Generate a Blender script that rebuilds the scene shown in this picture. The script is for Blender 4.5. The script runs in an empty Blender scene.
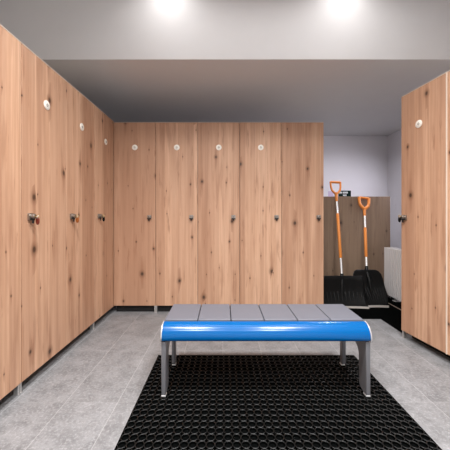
import bpy, bmesh, math, random
from mathutils import Vector, Matrix
PI = math.pi
sc = bpy.context.scene
col = sc.collection
random.seed(4)

# ------------------------------------------------------------------ camera, world, light, exposure
F = 271.0                                    # focal length in pixels of the 450 px frame
cd = bpy.data.cameras.new('camera'); cam = bpy.data.objects.new('camera', cd); col.objects.link(cam)
cam.location = (0, 0, 1.0); cam.rotation_euler = (PI/2, 0, 0)
cd.sensor_width = 36; cd.lens = 36*F/450; cd.shift_x = 1.5/450; cd.shift_y = -9.7/450
cd.clip_start = 0.02
sc.camera = cam
w = bpy.data.worlds.new('world'); sc.world = w; w.use_nodes = True
w.node_tree.nodes['Background'].inputs[0].default_value = (0.8, 0.85, 1, 1)
w.node_tree.nodes['Background'].inputs[1].default_value = 0.0
sc.view_settings.view_transform = 'Standard'; sc.view_settings.look = 'None'
sc.view_settings.gamma = 1; sc.view_settings.use_curve_mapping = False
sc.view_settings.exposure = 0.0

def lamp(name, loc, power, size, rot=(0, 0, 0), color=(1, .96, .92), spread=170, sy=None):
    l = bpy.data.lights.new(name, 'AREA'); l.energy = power; l.color = color
    l.shape = 'DISK' if sy is None else 'RECTANGLE'; l.size = size
    if sy: l.size_y = sy
    l.spread = math.radians(spread)
    o = bpy.data.objects.new(name, l); col.objects.link(o); o.location = loc; o.rotation_euler = rot
    return o
# ceiling lamps: a row close to the dropped ceiling, two rows over and behind the camera
NW = (1, .985, .975)
for x in (-0.46, 1.00):
    lamp('ceiling_lamp_light', (x, 2.05, 2.95), 2.1, 0.2, spread=165, color=NW)
lamp('step_fill_light', (0.45, 1.62, 2.95), 10, 2.1, spread=160, color=NW, sy=.2)  # added fill light, evens out the brightness across the ceiling step
for y, p in ((0.65, 47), (-0.70, 43)):
    for x in (-0.46, 0.80):
        lamp('ceiling_lamp_light', (x, y, 2.95), p, 0.35, spread=132, color=NW)
# made-up fill light in the alcove ceiling, added to brighten wall and radiator
lamp('alcove_fill_light', (1.52, 3.36, 2.285), 9.5, 0.14, spread=155, color=(.97, .96, 1.0))
# daylight from the window in the right wall behind the lockers
lamp('window_daylight', (2.62, 3.45, 1.60), 7, 0.8, rot=(0, math.radians(60), math.radians(-38)), color=(.90, .88, 1.0), spread=125, sy=0.8)

# ------------------------------------------------------------------ helpers
def P(px, py, d):
    return Vector(((px-223.5)/F*d, d, 1-(py-215.3)/F*d))

def mesh_obj(name, bm, mats, parent=None, smooth=False, bevel=0, seg=2, loc=None, rot=None, angle=35):
    me = bpy.data.meshes.new(name)
    bmesh.ops.recalc_face_normals(bm, faces=bm.faces)
    bm.to_mesh(me); bm.free()
    if not isinstance(mats, (list, tuple)): mats = [mats]
    for m in mats: me.materials.append(m)
    o = bpy.data.objects.new(name, me); col.objects.link(o)
    if parent: o.parent = parent
    if loc: o.location = loc
    if rot: o.rotation_euler = rot
    if bevel:
        b = o.modifiers.new('bevel', 'BEVEL'); b.width = bevel; b.segments = seg
        b.limit_method = 'ANGLE'; b.angle_limit = math.radians(40)
    if smooth:
        for p in me.polygons: p.use_smooth = True
        me.set_sharp_from_angle(angle=math.radians(angle))
    return o

def box(bm, x0, x1, y0, y1, z0, z1, mi=0):
    vs = [bm.verts.new(c) for c in ((x0,y0,z0),(x1,y0,z0),(x1,y1,z0),(x0,y1,z0),(x0,y0,z1),(x1,y0,z1),(x1,y1,z1),(x0,y1,z1))]
    for f in ((0,3,2,1),(4,5,6,7),(0,1,5,4),(1,2,6,5),(2,3,7,6),(3,0,4,7)):
        bm.faces.new([vs[i] for i in f]).material_index = mi
def bx(*a, mi=0):
    bm = bmesh.new(); box(bm, *a, mi=mi); return bm

def tube(bm, pts, radii, n=14, mi=0, closed=False, caps=True):
    """round tube along points, radius per point"""
    pts = [Vector(p) for p in pts]
    if not isinstance(radii, (list, tuple)): radii = [radii]*len(pts)
    rings = []; m = len(pts); up = None
    for i, p in enumerate(pts):
        if closed: t = pts[(i+1) % m]-pts[i-1]
        else: t = pts[min(i+1, m-1)]-pts[max(i-1, 0)]
        t.normalize()
        if up is None:
            up = Vector((0,0,1)) if abs(t.z) < .9 else Vector((0,1,0))
        a = t.cross(up); a.normalize(); b = a.cross(t); b.normalize(); up = b
        rings.append([bm.verts.new(p+(a*math.cos(2*PI*k/n)+b*math.sin(2*PI*k/n))*radii[i]) for k in range(n)])
    for i in range(m if closed else m-1):
        r0, r1 = rings[i], rings[(i+1) % m]
        for k in range(n):
            bm.faces.new((r0[k], r0[(k+1) % n], r1[(k+1) % n], r1[k])).material_index = mi
    if caps and not closed:
        bm.faces.new(rings[0][::-1]).material_index = mi; bm.faces.new(rings[-1]).material_index = mi

def prism(bm, poly, axis, a0, a1, mi=0):
    """extrude a 2D outline along an axis; poly coords are the two other axes in order"""
    def v(p, a):
        return {'x': (a, p[0], p[1]), 'y': (p[0], a, p[1]), 'z': (p[0], p[1], a)}[axis]
    A = [bm.verts.new(v(p, a0)) for p in poly]; B = [bm.verts.new(v(p, a1)) for p in poly]
    n = len(poly)
    for i in range(n):
        bm.faces.new((A[i], A[(i+1) % n], B[(i+1) % n], B[i])).material_index = mi
    for f in (bm.faces.new(A[::-1]), bm.faces.new(B)): f.material_index = mi

def arc(cx, cy, r, a0, a1, n=10, ry=None):
    ry = ry or r
    return [(cx+r*math.cos(math.radians(a0+(a1-a0)*i/n)), cy+ry*math.sin(math.radians(a0+(a1-a0)*i/n))) for i in range(n+1)]

def thing(name, label, cat, loc=(0,0,0), rotz=0, group=None):
    o = bpy.data.objects.new(name, None); col.objects.link(o); o.empty_display_size = .1
    o.location = loc; o.rotation_euler = (0, 0, rotz)
    o['label'] = label; o['category'] = cat
    if group: o['group'] = group
    return o
def tag(o, label, cat, group=None):
    o['label'] = label; o['category'] = cat
    if group: o['group'] = group
    return o
def struct(name, bm, m, **k):
    o = mesh_obj(name, bm, m, **k); o['kind'] = 'structure'; return o

# ------------------------------------------------------------------ materials
class G:
    def __init__(s, name):
        s.m = bpy.data.materials.new(name); s.m.use_nodes = True
        s.t = s.m.node_tree; s.b = s.t.nodes['Principled BSDF']
    def n(s, typ, **k):
        nd = s.t.nodes.new(typ)
        for a, v in k.items(): setattr(nd, a, v)
        return nd
    def put(s, sock, v):
        if isinstance(v, bpy.types.NodeSocket): s.t.links.new(v, sock)
        else: sock.default_value = v
    def math(s, op, a, b=0.0, c=None):
        nd = s.n('ShaderNodeMath', operation=op)
        s.put(nd.inputs[0], a); s.put(nd.inputs[1], b)
        if c is not None: s.put(nd.inputs[2], c)
        return nd.outputs[0]
    def vec(s, x, y, z):
        nd = s.n('ShaderNodeCombineXYZ'); s.put(nd.inputs[0], x); s.put(nd.inputs[1], y); s.put(nd.inputs[2], z)
        return nd.outputs[0]
    def noise(s, v, scale=1, detail=3, rough=.5):
        nd = s.n('ShaderNodeTexNoise'); s.put(nd.inputs['Vector'], v)
        nd.inputs['Scale'].default_value = scale; nd.inputs['Detail'].default_value = detail; nd.inputs['Roughness'].default_value = rough
        return nd.outputs[0]
    def map(s, v, a, b, c=0., d=1.):
        nd = s.n('ShaderNodeMapRange', interpolation_type='SMOOTHSTEP')
        s.put(nd.inputs[0], v)
        for i, q in enumerate((a, b, c, d)): s.put(nd.inputs[i+1], q)
        return nd.outputs[0]
    def mix(s, f, a, b, mode='MIX'):
        nd = s.n('ShaderNodeMix', data_type='RGBA', blend_type=mode)
        s.put(nd.inputs[0], f)
        for i, q in ((6, a), (7, b)):
            s.put(nd.inputs[i], q if isinstance(q, bpy.types.NodeSocket) else (*q, 1) if len(q) == 3 else q)
        return nd.outputs[2]
    def bump(s, h, strength=.1, dist=.002):
        nd = s.n('ShaderNodeBump'); nd.inputs['Strength'].default_value = strength; nd.inputs['Distance'].default_value = dist
        s.put(nd.inputs['Height'], h); s.t.links.new(nd.outputs[0], s.b.inputs['Normal'])
    def out(s, color=None, rough=None, metal=None):
        if color is not None: s.put(s.b.inputs['Base Color'], color if isinstance(color, bpy.types.NodeSocket) else (*color, 1))
        if rough is not None: s.put(s.b.inputs['Roughness'], rough)
        if metal is not None: s.put(s.b.inputs['Metallic'], metal)
        return s.m

def simple(name, c, rough=.5, metal=0., var=.06, scale=40., bump=0.):
    g = G(name); tc = g.n('ShaderNodeTexCoord')
    nz = g.noise(tc.outputs['Object'], scale, 3)
    c2 = tuple(max(0, x*(1-var)) for x in c)
    cc = g.mix(nz, c2, tuple(min(1, x*(1+var)) for x in c))
    if bump: g.bump(nz, bump)
    g.b.inputs['Roughness'].default_value = rough
    return g.out(cc, rough, metal)

def oak(name, pale, mid, dark, knot, board=6.5, rough=.5):
    """knotty oak laminate, boards running upright; each object carries its own seed"""
    g = G(name); tc = g.n('ShaderNodeTexCoord')
    sp = g.n('ShaderNodeSeparateXYZ'); g.t.links.new(tc.outputs['Object'], sp.inputs[0])
    at = g.n('ShaderNodeAttribute', attribute_type='OBJECT', attribute_name='seed')
    sd = at.outputs['Fac']
    X = g.math('ADD', sp.outputs[0], g.math('MULTIPLY', sd, 3.17))
    Z = g.math('ADD', sp.outputs[2], g.math('MULTIPLY', sd, 7.31))
    # knots: anisotropic distance to the nearest feature point
    wob = g.noise(g.vec(X, 0, Z), 9, 2)
    KX, KZ = 6.5, 3.3
    vo = g.n('ShaderNodeTexVoronoi', voronoi_dimensions='2D')
    g.put(vo.inputs['Vector'], g.vec(g.math('MULTIPLY', X, KX), g.math('MULTIPLY', Z, KZ), 0))
    vo.inputs['Scale'].default_value = 1
    ps = g.n('ShaderNodeSeparateXYZ'); g.t.links.new(vo.outputs['Position'], ps.inputs[0])
    dx = g.math('SUBTRACT', X, g.math('DIVIDE', ps.outputs[0], KX))
    dz = g.math('SUBTRACT', Z, g.math('DIVIDE', ps.outputs[1], KZ))
    dx = g.math('ADD', dx, g.math('MULTIPLY', g.math('SUBTRACT', wob, .5), .012))
    cs = g.n('ShaderNodeSeparateColor'); g.t.links.new(vo.outputs['Color'], cs.inputs[0])
    size = g.math('ADD', g.math('MULTIPLY', g.math('POWER', cs.outputs[0], 3.2), .014), .0038)
    has = g.map(cs.outputs[1], .38, .42)
    e = g.math('SQRT', g.math('ADD', g.math('POWER', dx, 2), g.math('POWER', g.math('DIVIDE', dz, 1.35), 2)))
    core = g.math('MULTIPLY', g.math('SUBTRACT', 1, g.map(g.math('DIVIDE', e, size), .35, 1.15)), has)
    halo = g.math('MULTIPLY', g.math('SUBTRACT', 1, g.map(g.math('DIVIDE', e, size), .6, 2.6)), has)
    st = g.math('SQRT', g.math('ADD', g.math('POWER', g.math('DIVIDE', dx, 1.1), 2), g.math('POWER', g.math('DIVIDE', dz, 11), 2)))
    streak = g.math('MULTIPLY', g.math('SUBTRACT', 1, g.map(g.math('DIVIDE', st, size), .2, 1.5)), has)
    # grain flowing round the knots
    push = g.math('MULTIPLY', g.math('MULTIPLY', halo, dx), -.8)
    XG = g.math('ADD', X, push)
    grain = g.noise(g.vec(g.math('MULTIPLY', XG, 46), sd, g.math('MULTIPLY', Z, 1.3)), 1, 5, .6)
    broad = g.noise(g.vec(g.math('MULTIPLY', XG, 11), 3.3, g.math('MULTIPLY', Z, .45)), 1, 3)
    pore = g.noise(g.vec(g.math('MULTIPLY', XG, 260), 1.1, g.math('MULTIPLY', Z, 9)), 1, 2)
    crack = g.noise(g.vec(g.math('MULTIPLY', XG, 34), 5.7, g.math('MULTIPLY', Z, 2.6)), 1, 4, .65)
    vb = g.n('ShaderNodeTexVoronoi', voronoi_dimensions='1D'); g.put(vb.inputs['W'], g.math('MULTIPLY', X, board)); vb.inputs['Scale'].default_value = 1
    bs = g.n('ShaderNodeSeparateColor'); g.t.links.new(vb.outputs['Color'], bs.inputs[0])
    ve = g.n('ShaderNodeTexVoronoi', voronoi_dimensions='1D', feature='DISTANCE_TO_EDGE'); g.put(ve.inputs['W'], g.math('MULTIPLY', X, board)); ve.inputs['Scale'].default_value = 1
    seam = g.math('SUBTRACT', 1, g.map(ve.outputs['Distance'], 0, .02))
    c = g.mix(g.map(grain, .34, .66), pale, mid)
    c = g.mix(g.math('MULTIPLY', g.map(broad, .42, .72), .7), c, dark)
    c = g.mix(g.math('MULTIPLY', g.math('POWER', bs.outputs[0], 1.5), .6), c, dark)
    c = g.mix(g.math('MULTIPLY', bs.outputs[2], .35), c, pale)
    c = g.mix(g.math('MULTIPLY', g.map(pore, .55, .75), .16), c, dark)
    c = g.mix(g.math('MULTIPLY', g.map(crack, .60, .70), .7), c, dark)
    smear = g.noise(g.vec(g.math('MULTIPLY', XG, 19), 9.1, g.math('MULTIPLY', Z, 1.9)), 1, 3, .55)
    c = g.mix(g.math('MULTIPLY', g.map(smear, .53, .72), .55), c, dark)
    c = g.mix(g.math('MULTIPLY', seam, .45), c, dark)
    c = g.mix(g.math('MULTIPLY', streak, .72), c, dark)
    c = g.mix(g.math('MULTIPLY', halo, .65), c, tuple(.5*(a+b) for a, b in zip(dark, knot)))
    c = g.mix(g.math('MULTIPLY', core, .9), c, knot)
    g.bump(grain, .05, .001)
    return g.out(c, rough)

M = {}
M['oak'] = oak('knotty_oak', (.68,.435,.292), (.55,.32,.198), (.34,.168,.096), (.05,.022,.012))
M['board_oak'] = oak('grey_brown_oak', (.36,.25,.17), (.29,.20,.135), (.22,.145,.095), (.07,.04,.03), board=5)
M['pale_edge'] = simple('pale_edge_laminate', (.72,.62,.52), .5)
M['shade_board'] = simple('under_locker_shade', (.004,.004,.004), .9)  # black stand-in for the deep shade below the lockers
M['carcass'] = simple('carcass_laminate', (.55,.50,.45), .6)
M['steel'] = simple('brushed_steel', (.60,.60,.59), .35, .8)
M['lock_metal'] = simple('nickel_lock', (.36,.33,.30), .32, .9)
M['dark_metal'] = simple('blackened_metal', (.03,.028,.026), .45, .4)
M['brass'] = simple('brass_key', (.62,.44,.18), .35, .9)
M['paint'] = simple('white_paint', (.70,.69,.69), .75, 0, .02, 8)
M['wall_paint'] = simple('lilac_white_paint', (.80,.78,.81), .8, 0, .02, 6)
M['plank'] = simple('grey_bench_plank', (.122,.128,.154), .45, 0, .04, 90, .03)
M['blue'] = simple('blue_gloss', (.0003,.088,.285), .2, 0, .04, 20)
M['blue'].node_tree.nodes['Principled BSDF'].inputs['Specular IOR Level'].default_value = .35
M['grey_metal'] = simple('grey_powder_coat', (.19,.19,.205), .42, .35, .05, 60)
M['silver'] = simple('silver_edge', (.78,.78,.79), .28, .7)
M['rubber'] = simple('black_rubber', (.0035,.0038,.0038), .42, 0, .2, 120)
M['rubber'].node_tree.nodes['Principled BSDF'].inputs['Specular IOR Level'].default_value = .38
M['rubber_dull_shade'] = simple('dull_rubber_hole_shade', (.0014,.0017,.0017), .8, 0, .2, 120)  # darker copy: shade painted into the ring mat's holes; also the entrance mat
M['rubber_dull_shade'].node_tree.nodes['Principled BSDF'].inputs['Specular IOR Level'].default_value = .02
M['black_plastic'] = simple('black_shovel_plastic', (.003,.0034,.0036), .3, 0, .1, 60)
M['orange'] = simple('orange_plastic', (.80,.26,.045), .4, 0, .05, 30)
M['alu'] = simple('aluminium', (.82,.81,.80), .3, .6)
M['alu_edge'] = simple('worn_blade_edge', (.62,.58,.54), .45, .2)
M['radiator'] = simple('radiator_enamel', (.88,.87,.87), .35, 0, .02)
M['disc'] = simple('cream_disc', (.90,.86,.78), .4, 0, .02)
M['mark'] = simple('grey_print', (.25,.23,.21), .5)
M['red'] = simple('brown_red_tag', (.16,.026,.014), .4)
M['amber'] = simple('orange_brown_tag', (.36,.11,.022), .4)
M['black_tag'] = simple('black_tag', (.004,.004,.004), .6)
M['sign_dark'] = simple('dark_green_sign', (.003,.014,.011), .8)
M['sign_white'] = simple('white_print', (.75,.76,.75), .5)
M['sign_green'] = simple('green_print', (.05,.42,.22), .5)
M['label_lilac'] = simple('lilac_label', (.62,.50,.68), .5)
M['black_plastic'].node_tree.nodes['Principled BSDF'].inputs['Specular IOR Level'].default_value = .28
for k_ in ('sign_dark', 'black_tag'): M[k_].node_tree.nodes['Principled BSDF'].inputs['Specular IOR Level'].default_value = .2
M['window_white'] = simple('window_white', (.8,.8,.8), .4)
M['brown_strip'] = simple('brown_metal_strip', (.30,.24,.19), .4, .4)

def tile_floor():
    g = G('grey_stone_tile'); tc = g.n('ShaderNodeNewGeometry')
    sp = g.n('ShaderNodeSeparateXYZ'); g.t.links.new(tc.outputs['Position'], sp.inputs[0])
    u = g.math('DIVIDE', g.math('ADD', sp.outputs[0], 1.125+2.8), .28)
    v = g.math('DIVIDE', g.math('ADD', sp.outputs[1], 5.6-1.45), .56)
    fu, fv = g.math('FRACT', u), g.math('FRACT', v)
    du = g.math('MULTIPLY', g.math('MINIMUM', fu, g.math('SUBTRACT', 1, fu)), .28)
    dv = g.math('MULTIPLY', g.math('MINIMUM', fv, g.math('SUBTRACT', 1, fv)), .56)
    gr = g.math('MAXIMUM', g.math('SUBTRACT', 1, g.map(du, .001, .003)), g.math('MULTIPLY', g.math('SUBTRACT', 1, g.map(dv, .001, .003)), .35))
    wn = g.n('ShaderNodeTexWhiteNoise', noise_dimensions='2D')
    g.put(wn.inputs['Vector'], g.vec(g.math('FLOOR', u), g.math('FLOOR', v), 0))
    pos = g.n('ShaderNodeVectorMath', operation='ADD'); g.t.links.new(tc.outputs['Position'], pos.inputs[0])
    g.t.links.new(wn.outputs['Color'], pos.inputs[1])
    cloud = g.noise(pos.outputs[0], 11, 8, .72); speck = g.noise(tc.outputs['Position'], 70, 5, .75)
    vein = g.noise(pos.outputs[0], 22, 8, .75)
    c = g.mix(g.map(cloud, .3, .7), (.125,.127,.132), (.250,.252,.260))
    c = g.mix(g.math('MULTIPLY', g.map(speck, .45, .7), .6), c, (.40,.40,.41))
    c = g.mix(g.math('MULTIPLY', g.map(vein, .54, .66), .5), c, (.10,.10,.104))
    c = g.mix(g.math('MULTIPLY', wn.outputs['Value'], .16), c, (.17,.165,.165))
    c = g.mix(g.math('MULTIPLY', gr, .42), c, (.44,.435,.435))
    g.bump(g.math('SUBTRACT', speck, g.math('MULTIPLY', gr, .5)), .12, .002)
    return g.out(c, g.map(speck, .3, .8, .42, .6))
M['tile'] = tile_floor()

# ------------------------------------------------------------------ the room
XL, XR, YB, YF, H, HU, YS = -2.45, 2.69, 4.44, -1.9, 2.30, 3.0, 2.262
struct('floor', bx(XL-.1, XR+.1, YF-.1, YB+.1, -.1, 0), M['tile'])
struct('wall_back', bx(XL-.1, XR+.1, YB, YB+.1, 0, HU), M['wall_paint'])
struct('wall_left', bx(XL-.1, XL, YF, YB, 0, HU), M['paint'])
bm = bmesh.new()                               # right wall with the window opening hidden behind the lockers
wy0, wy1, wz0, wz1 = 3.0, 3.9, 1.1, 2.0
box(bm, XR, XR+.1, YF, wy0, 0, HU); box(bm, XR, XR+.1, wy1, YB, 0, HU)
box(bm, XR, XR+.1, wy0, wy1, 0, wz0); box(bm, XR, XR+.1, wy0, wy1, wz1, HU)
struct('wall_right', bm, M['wall_paint'])
struct('wall_front', bx(XL-.1, XR+.1, YF-.1, YF, 0, HU), M['paint'])
bm = bmesh.new()                               # raised ceiling and the dropped part over the lockers
box(bm, XL-.1, XR+.1, YF-.1, YS, HU, HU+.1)
box(bm, XL-.1, XR+.1, YS, YB+.1, H, HU+.1)
struct('ceiling', bm, M['paint'], bevel=.004)
bm = bmesh.new()
for a in ((wy0, wy0+.05, wz0, wz1), (wy1-.05, wy1, wz0, wz1), (wy0+.05, wy1-.05, wz0, wz0+.05), (wy0+.05, wy1-.05, wz1-.05, wz1), ((wy0+wy1)/2-.03, (wy0+wy1)/2+.03, wz0+.05, wz1-.05)):
    box(bm, XR+.01, XR+.07, *a)
win = struct('window_1', bm, M['window_white'])
gp = G('window_glass'); gp.b.inputs['Transmission Weight'].default_value = 1; gp.out((.95,.97,1), .02)
pane = mesh_obj('window_pane', bx(XR+.035, XR+.041, wy0+.05, wy1-.05, wz0+.05, wz1-.05), gp.m, win)

# ------------------------------------------------------------------ lockers
DEP, TH = .50, .018
seed = [1.0]
def make_lock(parent, x, z, side=1, key=False):
    """lock plate with a barrel, a turning hasp and a bright top edge; front faces local -y"""
    bm = bmesh.new()
    s = .021
    o2 = arc(s-.006, s-.006, .006, 0, 90, 4)+arc(-s+.006, s-.006, .006, 90, 180, 4)+arc(-s+.006, -s+.006, .006, 180, 270, 4)+arc(s-.006, -s+.006, .006, 270, 360, 4)
    prism(bm, o2, 'y', -.012, 0, 0)
    tube(bm, [(0,-.012,.002), (0,-.030,.002), (0,-.032,.002)], [.0145,.0145,.012], 20, 0)
    box(bm, -.0015, .0015, -.0326, -.031, -.006, .010, 1)
    lk = mesh_obj('lock', bm, [M['lock_metal'], M['dark_metal']], parent, smooth=True, loc=(x, 0, z))
    bm = bmesh.new()                            # hanging hasp loop under the barrel
    prism(bm, [(-.006,-.012), (.006,-.012), (.007,-.030), (.004,-.040), (-.004,-.040), (-.007,-.030)], 'y', -.022, -.016, 0)
    box(bm, -.020, .020, -.018, -.0125, -.0215, -.013, 0)
    mesh_obj('hasp', bm, M['dark_metal'], parent, loc=(x, 0, z), bevel=.001)
    return lk
def make_disc(parent, x, z):
    bm = bmesh.new(); n = 32
    tube(bm, [(0,0,0), (0,-.003,0), (0,-.004,0)], [.029,.029,.027], n, 0)
    tube(bm, [(.006*math.cos(a), -.0042, .008*math.sin(a)) for a in [2*PI*k/16 for k in range(16)]], .0022, 6, 1, closed=True)
    return mesh_obj('number_disc', bm, [M['disc'], M['mark']], parent, smooth=True, loc=(x, 0, z))

def make_locker(label, loc, rotz, widths, lock_at, lock_side, group, discs=True, strip=False, feet=(.022, .022), shade_board=.085, locks=True, DB=.064, DT=1.962, TOP=1.968, discs_z=1.704, disc_dx=0, rear_foot=.45):
    """local x runs along the front, local y goes into the cabinet"""
    W = sum(widths)
    t = thing('locker', label, 'locker', loc, rotz, group)
    bm = bmesh.new()
    y0 = TH+.001
    box(bm, .001, .017, y0, DEP, DB, TOP-.014); box(bm, W-.017, W-.001, y0, DEP, DB, TOP-.014)
    box(bm, .017, W-.017, y0, DEP, DB, DB+.016); box(bm, .017, W-.017, DEP-.006, DEP, DB+.016, TOP-.014)
    x = 0
    for wd in widths[:-1]:
        x += wd; box(bm, x-.008, x+.008, y0, DEP-.006, DB+.016, TOP-.014)
    box(bm, .017, W-.017, y0+.02, DEP-.006, 1.60, 1.616)
    mesh_obj('body', bm, M['carcass'], t)
    mesh_obj('top_panel', bx(0, W, -.001, DEP, DT+.002, TOP), M['pale_edge'], t)
    x = 0
    for i, wd in enumerate(widths):
        g = .002
        d = mesh_obj('door', bx(0, wd-2*g, 0, TH, 0, DT-DB), M['oak'], t, bevel=.0015, loc=(x+g, 0, DB))
        seed[0] += 1.371; d['seed'] = seed[0]
        lx = lock_at if lock_side == 'start' else wd-lock_at
        if locks is True or locks[i]: make_lock(d, lx-g, (.992 if discs_z == 1.704 else .982)-DB)
        if discs is True or (discs and discs[i]): make_disc(d, wd/2-g+disc_dx, discs_z-DB)
        x += wd
    for fx, back in ((.0072, feet[0]), (W-.0072, feet[1])):
        for fy in (back, rear_foot):
            bm = bmesh.new()
            box(bm, fx-.0068, fx+.0068, fy-.013, fy+.013, .005, DB)
            box(bm, fx-.0070, fx+.0070, fy-.016, fy+.016, 0, .005)
            mesh_obj('foot', bm, M['steel'], t, bevel=.001)
    pl = mesh_obj('shade_board', bx(.016, W-.016, shade_board, shade_board+.015, .002, DB), M['shade_board'], t); pl['label'] = 'black board standing in for the shade under the locker'  # board added to blacken the gap under the doors like shade
    if strip:
        x = widths[0]
        mesh_obj('edge_strip', bx(x-.003, x+.003, -.006, TH, DB, DT), M['pale_edge'], t)
    return t

LX = -1.13; BY = 2.785
RX, RY, RA = 1.452, 2.215, math.radians(-82)
# left row, doors facing right
gl = 'knotty oak lockers along the left side'
make_locker('oak locker at the left edge of the photo, nearest the camera, cut off', (LX, .655, 0), PI/2, (.43, .43), .065, 'start', gl)
make_locker('two-door oak locker on the left with a red tag and an amber tag', (LX, 1.517, 0), PI/2, (.43, .43), .065, 'start', gl)
make_locker('single-door oak locker on the left in the corner, black tag on its lock', (LX, 2.379, 0), PI/2, (.442,), .075, 'start', gl, feet=(.022, .15))
# back row, doors facing the camera
gb = 'knotty oak lockers across the back'
make_locker('single-door oak locker in the back corner beside the left row', (LX+.003, BY, 0), 0, (.431,), .065, 'end', gb, feet=(.15, .008), shade_board=.028, DB=.071, DT=1.952, TOP=1.957, discs_z=1.697)
make_locker('two-door oak locker in the middle of the back row, both doors numbered', (-.696, BY, 0), 0, (.4316, .4316), .065, 'end', gb, feet=(.008, .008), shade_board=.028, DB=.071, DT=1.952, TOP=1.957, discs_z=1.697)
make_locker('two-door oak locker at the right end of the back row, one door without disc', (.1672, BY, 0), 0, (.4316, .4316), .055, 'end', gb, discs=(True, False), feet=(.008, .008), shade_board=.028, DB=.071, DT=1.952, TOP=1.957, discs_z=1.697)
# right row, doors facing left
make_locker('oak locker on the right edge of the photo, black tag hanging from its lock', (RX, RY, 0), RA, (.392, .40), .038, 'start', None, strip=True, locks=(True, False), discs_z=1.690, disc_dx=-.026, rear_foot=.33)

# keys with oval tags hanging from four of the locks
def make_key(name, label, d, x_out, y, z, mat, sgn):
    """sgn: direction in which the lock sticks out of its door"""
    t = thing(name, label, 'key', (x_out, y, z), 0, None)
    bm = bmesh.new()
    box(bm, 0, .008*sgn, -.0012, .0012, -.004, .004)
    tube(bm, [(.013*sgn+.007*math.cos(a), 0, .008*math.sin(a)) for a in [2*PI*k/18 for k in range(18)]], .0022, 8, closed=True)
    mesh_obj('key_blade', bm, M['brass'], t, smooth=True)
    bm = bmesh.new()
    tube(bm, [(.015*sgn+.003*math.sin(a), .009*math.cos(a), -.005+.010*math.sin(a)) for a in [2*PI*k/20 for k in range(20)]], .0014, 8, closed=True)
    mesh_obj('ring', bm, M['steel'], t, smooth=True)
    bm = bmesh.new()
    prism(bm, arc(0, 0, .0145, 0, 342, 19, .023), 'y', -.003, .003, 0)
    o = mesh_obj('tag_plate', bm, mat, t, smooth=True, bevel=.0012, loc=(.010*sgn, .004, -.027), rot=(0, 0, -.40*sgn))
    o['label'] = {'red': 'dark red oval plate', 'amber': 'amber oval plate'}.get(d, 'black oval plate')
    return t
LZ = .994
make_key('tagged_key', 'key with a dark red oval tag in the nearest lock on the left', 'red', LX+.0327, 1.582, LZ, M['red'], 1)
make_key('tagged_key', 'key with an amber-brown oval tag in the second lock on the left', 'amber', LX+.0327, 2.012, LZ, M['amber'], 1)
make_key('tagged_key', 'key with a black oval tag on the left row beside the corner', 'black', LX+.0327, 2.454, LZ, M['black_tag'], 1)
make_key('tagged_key', 'key with a black oval tag hanging from the right-hand locker', 'black', RX-.028, RY-.042, LZ, M['black_tag'], -1)

# ------------------------------------------------------------------ black ring mat under the bench
def ring_mat(name, x0, y1, nx, ny, p, th, base):
    verts, faces, gl_ = [], [], []
    h = p/2; n = 20; R = 1.07*h
    cl = lambda q: (max(-h, min(h, q[0])), max(-h, min(h, q[1])))
    ang = [2*PI*(k+.5)/n for k in range(n)]
    circ = lambda r_: [(r_*math.cos(a), r_*math.sin(a)) for a in ang]
    outer, crest, inner = [cl(q) for q in circ(R)], circ(h*.945), circ(h*.87)
    for j in range(ny):
        for i in range(nx):
            cx, cy = x0+(i+.5)*p, y1-(j+.5)*p
            b = len(verts)
            for ring, z in ((outer, th-.0012), (crest, th), (inner, th-.002), (inner, base), (outer, base)):
                for q in ring: verts.append((cx+q[0], cy+q[1], z))
            for k in range(n):
                l = (k+1) % n
                for m in range(3):
                    if m < 2: gl_.append(len(faces))
                    faces.append((b+m*n+k, b+m*n+l, b+(m+1)*n+l, b+(m+1)*n+k))
                flat = abs(max(abs(outer[k][0]), abs(outer[k][1]))-h) < 1e-6 and abs(max(abs(outer[l][0]), abs(outer[l][1]))-h) < 1e-6
                if not flat or j in (0, ny-1) or i in (0, nx-1):
                    faces.append((b+l, b+k, b+4*n+k, b+4*n+l))
    b = len(verts)
    X1, Y0 = x0+nx*p, y1-ny*p
    for z in (0, base):
        for q in ((x0,Y0),(X1,Y0),(X1,y1),(x0,y1)): verts.append((*q, z))
    for f in ((0,3,2,1),(4,5,6,7),(0,1,5,4),(1,2,6,5),(2,3,7,6),(3,0,4,7)): faces.append(tuple(b+i for i in f))
    e = .004                                     # closed rim all round
    for (xa, xb, ya, yb) in ((x0-e, x0, Y0-e, y1+e), (X1, X1+e, Y0-e, y1+e), (x0, X1, y1, y1+e), (x0, X1, Y0-e, Y0)):
        b = len(verts)
        for z in (0, th-.001):
            for q in ((xa,ya),(xb,ya),(xb,yb),(xa,yb)): verts.append((*q, z))
        for f in ((0,3,2,1),(4,5,6,7),(0,1,5,4),(1,2,6,5),(2,3,7,6),(3,0,4,7)): faces.append(tuple(b+i for i in f))
    me = bpy.data.meshes.new(name); me.from_pydata(verts, [], faces); me.update()
    me.materials.append(M['rubber_dull_shade']); me.materials.append(M['rubber'])  # hole walls and base get the darkened copy as painted shade
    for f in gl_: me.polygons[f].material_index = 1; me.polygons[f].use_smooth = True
    o = bpy.data.objects.new(name, me); col.objects.link(o)
    return o
MT = .015
p_ = 1.372/36
tag(ring_mat('ring_mat', -.456, 1.909, 36, 46, p_, MT, .003), 'large black rubber mat of linked rings on the tiles under the bench', 'mat')

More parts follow.
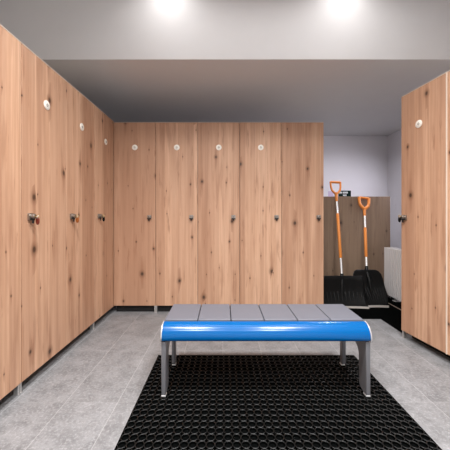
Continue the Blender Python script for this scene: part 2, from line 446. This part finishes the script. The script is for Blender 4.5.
# ------------------------------------------------------------------ bench
bench = thing('bench', 'grey-topped bench with a rounded blue front edge standing on the ring mat', 'bench', (.2295, 1.62, MT))
ox, oy = .2295, 1.62
BX0, BX1 = -.338, .797
def BP(bm):                                      # world coordinates to bench coordinates
    bmesh.ops.translate(bm, verts=bm.verts, vec=(-ox, -oy, -MT)); return bm
sw = (BX1-BX0-.012)/6
for i in range(6):
    xa = BX0+.006+i*sw
    mesh_obj('slat', BP(bx(xa+.002, xa+sw-.002, 1.526, 1.792, .386, .414)), M['plank'], bench, bevel=.004, seg=3, smooth=True)
nose = arc(1.522, .338, .067, 90, 180, 14) + [(1.456, .329), (1.460, .322), (1.468, .318), (1.522, .318)]
bm = bmesh.new(); prism(bm, nose, 'x', BX0+.006, BX1-.006)
fr = mesh_obj('front_rail', BP(bm), M['blue'], bench, smooth=True, bevel=.0008); fr['label'] = 'glossy blue rounded front rail'
cap = [(1.521, .408)] + arc(1.521, .338, .0705, 90, 180, 14) + [(1.453, .327), (1.459, .318), (1.468, .316), (1.521, .316)]
cap = [(1.521,.4085)] + arc(1.521, .338, .0690, 92, 180, 14) + [(1.453, .327), (1.459, .318), (1.468, .316), (1.521, .316)]
for xa, xb in ((BX0, BX0+.0058), (BX1-.0058, BX1)):
    bm = bmesh.new(); prism(bm, cap, 'x', xa, xb)
    mesh_obj('end_cap', BP(bm), M['silver'], bench, smooth=True, bevel=.001)
mesh_obj('rear_rail', BP(bx(BX0+.03, BX1-.03, 1.755, 1.785, .335, .3855)), M['grey_metal'], bench, bevel=.004)
mesh_obj('center_rail', BP(bx(BX0+.03, BX1-.03, 1.60, 1.64, .345, .3855)), M['grey_metal'], bench, bevel=.004)
# side frames: plate with an arched opening between front and rear leg
frame = [(1.4665, .026), (1.4665, .312), (1.523, .314), (1.523, .384), (1.790, .384), (1.800, .374), (1.800, .026), (1.772, .026), (1.762, .040), (1.762, .21)]
frame += arc(1.712, .21, .05, 0, 90, 8) + arc(1.605, .205, .055, 90, 180, 12) + [(1.547, .052), (1.532, .034), (1.500, .026)]
for xa, xb in ((BX0+.001, BX0+.025), (BX1-.025, BX1-.001)):
    bm = bmesh.new(); prism(bm, frame, 'x', xa, xb)
    f = mesh_obj('side_frame', BP(bm), M['grey_metal'], bench, smooth=True, bevel=.003)
    for ya, yb in ((1.4645, 1.500), (1.773, 1.803)):
        bm = bmesh.new(); box(bm, xa-.001, xb+.001, ya, yb, MT, .0255)
        fp = mesh_obj('foot_pad', BP(bm), M['silver'], f, bevel=.004); fp['label'] = 'bright foot pad'

# ------------------------------------------------------------------ alcove: mat, board, shovels, radiator, signs
AM = .012
bm = bmesh.new()                                 # L-shaped mat with fine ribs
prism(bm, [(1.045, 2.612), (1.515, 2.612), (1.515, 2.292), (2.40, 2.292), (2.40, 3.42), (1.045, 3.42)], 'z', 0, AM-.003)
y = 2.618
while y < 3.41:
    box(bm, 1.05, 2.395, y, y+.009, AM-.0035, AM); y += .016
y = 2.298
while y < 2.61:
    box(bm, 1.52, 2.395, y, y+.009, AM-.0035, AM); y += .016
am = mesh_obj('entrance_mat', bm, M['rubber_dull_shade']); tag(am, 'black ribbed floor mat beneath the two shovels and the radiator', 'mat')
mesh_obj('edge_strip', bx(1.845, 1.857, 2.62, 3.40, AM, AM+.004), M['brown_strip'], am)
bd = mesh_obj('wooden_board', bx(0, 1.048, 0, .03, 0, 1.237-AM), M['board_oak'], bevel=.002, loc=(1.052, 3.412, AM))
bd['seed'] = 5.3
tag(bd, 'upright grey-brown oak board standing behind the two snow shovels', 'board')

def make_shovel(label, top, bot, blade, grip_w, zs, edge_x, gk=1):
    """top / bot: ends of the shaft; blade: rows of (z, half width, y, cx, bow); zs: heights where the shaft changes"""
    t = thing('snow_shovel', label, 'shovel', (blade[0][3], blade[0][2], AM+.0008), 0, 'snow shovels leaning in the alcove')
    o0 = Vector(t.location); top = Vector(top)-o0; bot = Vector(bot)-o0
    def at(z):
        k = (z-o0.z-bot.z)/(top.z-bot.z); return bot+(top-bot)*k
    bm = bmesh.new(); tube(bm, [at(zs[0]), at(zs[3])], .0115, 16); mesh_obj('shaft', bm, M['alu'], t, smooth=True)
    bm = bmesh.new(); tube(bm, [at(zs[1]), at(zs[1]+.008), at(zs[2]-.008), at(zs[2])], [.012,.0165,.0165,.012], 16)
    g = mesh_obj('sleeve', bm, M['orange'], t, smooth=True); g['label'] = 'orange middle sleeve on the shaft'
    # D grip
    bm = bmesh.new(); n = at(zs[3]-.03); ax = (top-bot).normalized(); sx = Vector((1, 0, 0)); sx = (sx-ax*sx.dot(ax)).normalized()
    L = (top-at(zs[3])).length
    h = grip_w/2
    tube(bm, [n, n+ax*.03, n+ax*(.03+L*.22), n+ax*(.03+L*.36)], [.0145,.0165,.018,.019], 16)
    c0 = n+ax*(.03+L*.32)
    for s in (-1, 1):
        tube(bm, [c0-ax*.01, c0+sx*s*h*.42+ax*L*.05, c0+sx*s*h*.78+ax*L*.17, c0+sx*s*h*.95+ax*L*.36, c0+sx*s*h*.97+ax*L*.64], [.014*gk,.0135*gk,.0125*gk,.0115*gk,.0125*gk], 12)
    tube(bm, [c0+sx*-h*1.04+ax*L*.62, c0+sx*-h*.9+ax*L*.64, c0+sx*h*.9+ax*L*.64, c0+sx*h*1.04+ax*L*.62], [.010,.0145,.0145,.010], 14)
    g = mesh_obj('grip', bm, M['orange'], t, smooth=True); g['label'] = 'orange D-shaped grip'
    # blade: curved sheet with thickness
    bm = bmesh.new(); N = 24; rows = []
    for (z, hw, yy, cx, bow) in blade:
        r = []
        for k in range(N+1):
            s = -1+2*k/N
            r.append(bm.verts.new(Vector((cx+hw*s, yy-bow*(s*s), z+.009))-o0))
        rows.append(r)
    for a, b in zip(rows, rows[1:]):
        for k in range(N): bm.faces.new((a[k], a[k+1], b[k+1], b[k]))
    ob = mesh_obj('blade', bm, M['black_plastic'], t, smooth=True, angle=60)
    s_ = ob.modifiers.new('solid', 'SOLIDIFY'); s_.thickness = .006; s_.offset = 1
    # ribs standing on the scoop
    z0, hw0, y0, cx0, b0 = blade[1]; z1, hw1, y1, cx1, b1 = blade[3]
    for k in range(-5, 6):
        s = k/6.0
        bm = bmesh.new()
        pa = Vector((cx0+hw0*s, y0-b0*s*s-.003, z0))-o0; pb = Vector((cx1+hw1*s, y1-b1*s*s-.003, z1))-o0
        tube(bm, [pa, pa*.6+pb*.4+Vector((0,-.003,0)), pb], [.003,.006,.002], 8)
        mesh_obj('rib', bm, M['black_plastic'], ob, smooth=True)
    # socket on the back of the blade
    bm = bmesh.new(); q = at(zs[0]); dn = Vector((blade[2][3], blade[2][2]-.006, blade[2][0]))-o0
    tube(bm, [q+ax*.05, q, q*.5+dn*.5, dn], [.0165,.020,.022,.010], 14)
    mesh_obj('socket', bm, M['black_plastic'], t, smooth=True)
    # metal wear edge
    bm = bmesh.new(); z, hw, yy, cx, bow = blade[0]
    lo, hi = [], []
    for k in range(N+1):
        s = -1+2*k/N
        lo.append((cx+hw*s-o0.x, yy-bow*s*s-.003-o0.y))
    prism(bm, lo+[(a, b-.004) for a, b in lo[::-1]], 'z', 0, edge_x)
    e = mesh_obj('wear_edge', bm, M['alu_edge'], t); e['label'] = 'bright metal wear edge'
    return t
# left shovel, wide straight-topped blade
make_shovel('wide black snow shovel with an orange grip, the taller one on the left',
            P(335.3, 181.5, 3.385), P(342, 277, 3.02),
            [(AM, .245, 2.885, 1.292, .02), (.045, .245, 2.925, 1.292, .025), (.11, .245, 2.962, 1.292, .03), (.19, .244, 2.985, 1.292, .03), (.27, .243, 2.998, 1.292, .025), (.312, .242, 3.003, 1.291, .018), (.318, .24, 3.010, 1.291, .015)],
            .125, (.30, P(0, 258, 3.09).z, P(0, 213.5, 3.25).z, P(0, 199, 3.31).z), .022)
# right shovel, rounded tapering blade
make_shovel('black snow shovel with rounded blade and orange grip, the shorter one near the radiator',
            P(364, 197.2, 3.385), P(366.7, 272, 3.078),
            [(AM, .118, 2.912, 1.648, .012), (.05, .132, 2.948, 1.648, .02), (.12, .150, 2.985, 1.640, .03), (.20, .157, 3.022, 1.625, .03), (.28, .165, 3.046, 1.612, .03), (.335, .156, 3.056, 1.606, .028), (.365, .136, 3.062, 1.604, .022), (.378, .110, 3.066, 1.603, .014)],
            .122, (.372, P(0, 257.5, 3.10).z, P(0, 227.5, 3.25).z, P(0, 213.5, 3.31).z), .022, gk=1.45)

# radiator
rad = thing('radiator', 'white panel radiator beside the shovels behind the right-hand locker', 'radiator', (2.0, 2.80, AM))
RSH = -.014
rx, ry, rz = rad.location
def RP(bm): bmesh.ops.translate(bm, verts=bm.verts, vec=(-rx, -ry, -rz)); return bm
prof = []; y = 2.34
bm = bmesh.new(); pts = []
y0r, y1r = 2.34, 3.262
n = 26; st = (y1r-y0r-.02)/n
pts.append((1.955, y0r))
for k in range(n):
    a = y0r+.01+k*st
    pts += [(1.955, a), (1.944, a+st*.22), (1.944, a+st*.66), (1.960, a+st*.72), (1.960, a+st*.95)]
pts += [(1.955, y1r), (1.975, y1r), (1.975, y0r)]
prism(bm, pts, 'z', .062, .610)
rad.location.x += RSH
mesh_obj('front_panel', RP(bm), M['radiator'], rad)
mesh_obj('rear_panel', RP(bx(2.03, 2.048, y0r, y1r, .062, .610)), M['radiator'], rad, bevel=.002)
for ya in (y0r-.004, y1r):
    mesh_obj('end_plate', RP(bx(1.950, 2.050, ya, ya+.004, .066, .614)), M['radiator'], rad)
bm = bmesh.new(); box(bm, 1.950, 1.957, y0r, y1r, .6105, .6165); box(bm, 2.043, 2.050, y0r, y1r, .6105, .6165)
y = y0r
while y < y1r-.004:
    box(bm, 1.957, 2.043, y, y+.004, .6105, .6155); y += .022
mesh_obj('top_grille', RP(bm), M['radiator'], rad)
for ya in (2.48, 3.10):
    bm = bmesh.new(); box(bm, 1.985, 2.025, ya, ya+.03, AM+.001, .13); box(bm, 1.965, 2.045, ya-.01, ya+.04, AM+.0008, AM+.006)
    mesh_obj('stand', RP(bm), M['radiator'], rad, bevel=.002)
for k in range(2):
    bm = bmesh.new(); tube(bm, [(2.0, y1r+.012-.05*k, AM+.0008), (2.0, y1r+.012-.05*k, .10)], .008, 12)
    mesh_obj('pipe', RP(bm), M['steel'], rad, smooth=True)

# signs on the far wall
sg = thing('wall_sign', 'small dark green sign with white lettering on the wall above the board', 'sign', P(344.7, 193.8, YB-.004))
S = YB/F
mesh_obj('plate', bx(-6.3*S, 6.3*S, 0, .004, -3.3*S, 3.2*S), M['sign_dark'], sg, bevel=.001)
bm = bmesh.new()
x = -5.2
for wd in (.9, .9, .9, 0, .9, .9, .9, .9, .8, .8):          # two blurred lines of capitals, unreadable in the photograph
    if wd: box(bm, x*S, (x+wd*.78)*S, -.0012, 0, .35*S, 2.1*S)
    x += wd if wd else .55
lt = mesh_obj('lettering', bm, M['sign_white'], sg)
bm = bmesh.new(); x = -1.7
for wd in (.9, .9, .9, .9):
    box(bm, x*S, (x+wd*.78)*S, -.0012, 0, -2.1*S, -.75*S); x += wd
mesh_obj('lettering', bm, M['sign_white'], sg)
mesh_obj('green_stripe', bx(-5.9*S, -5.4*S, -.0012, 0, -.4*S, 1.9*S), M['sign_green'], sg)
nt = mesh_obj('wall_notice', bx(-2.6*S, 2.6*S, 0, .003, -3*S, 3*S), [M['label_lilac']], bevel=.001, loc=P(330.8, 194.2, YB-.003))
tag(nt, 'small pale lilac notice on the wall beside the taller shovel grip', 'notice')
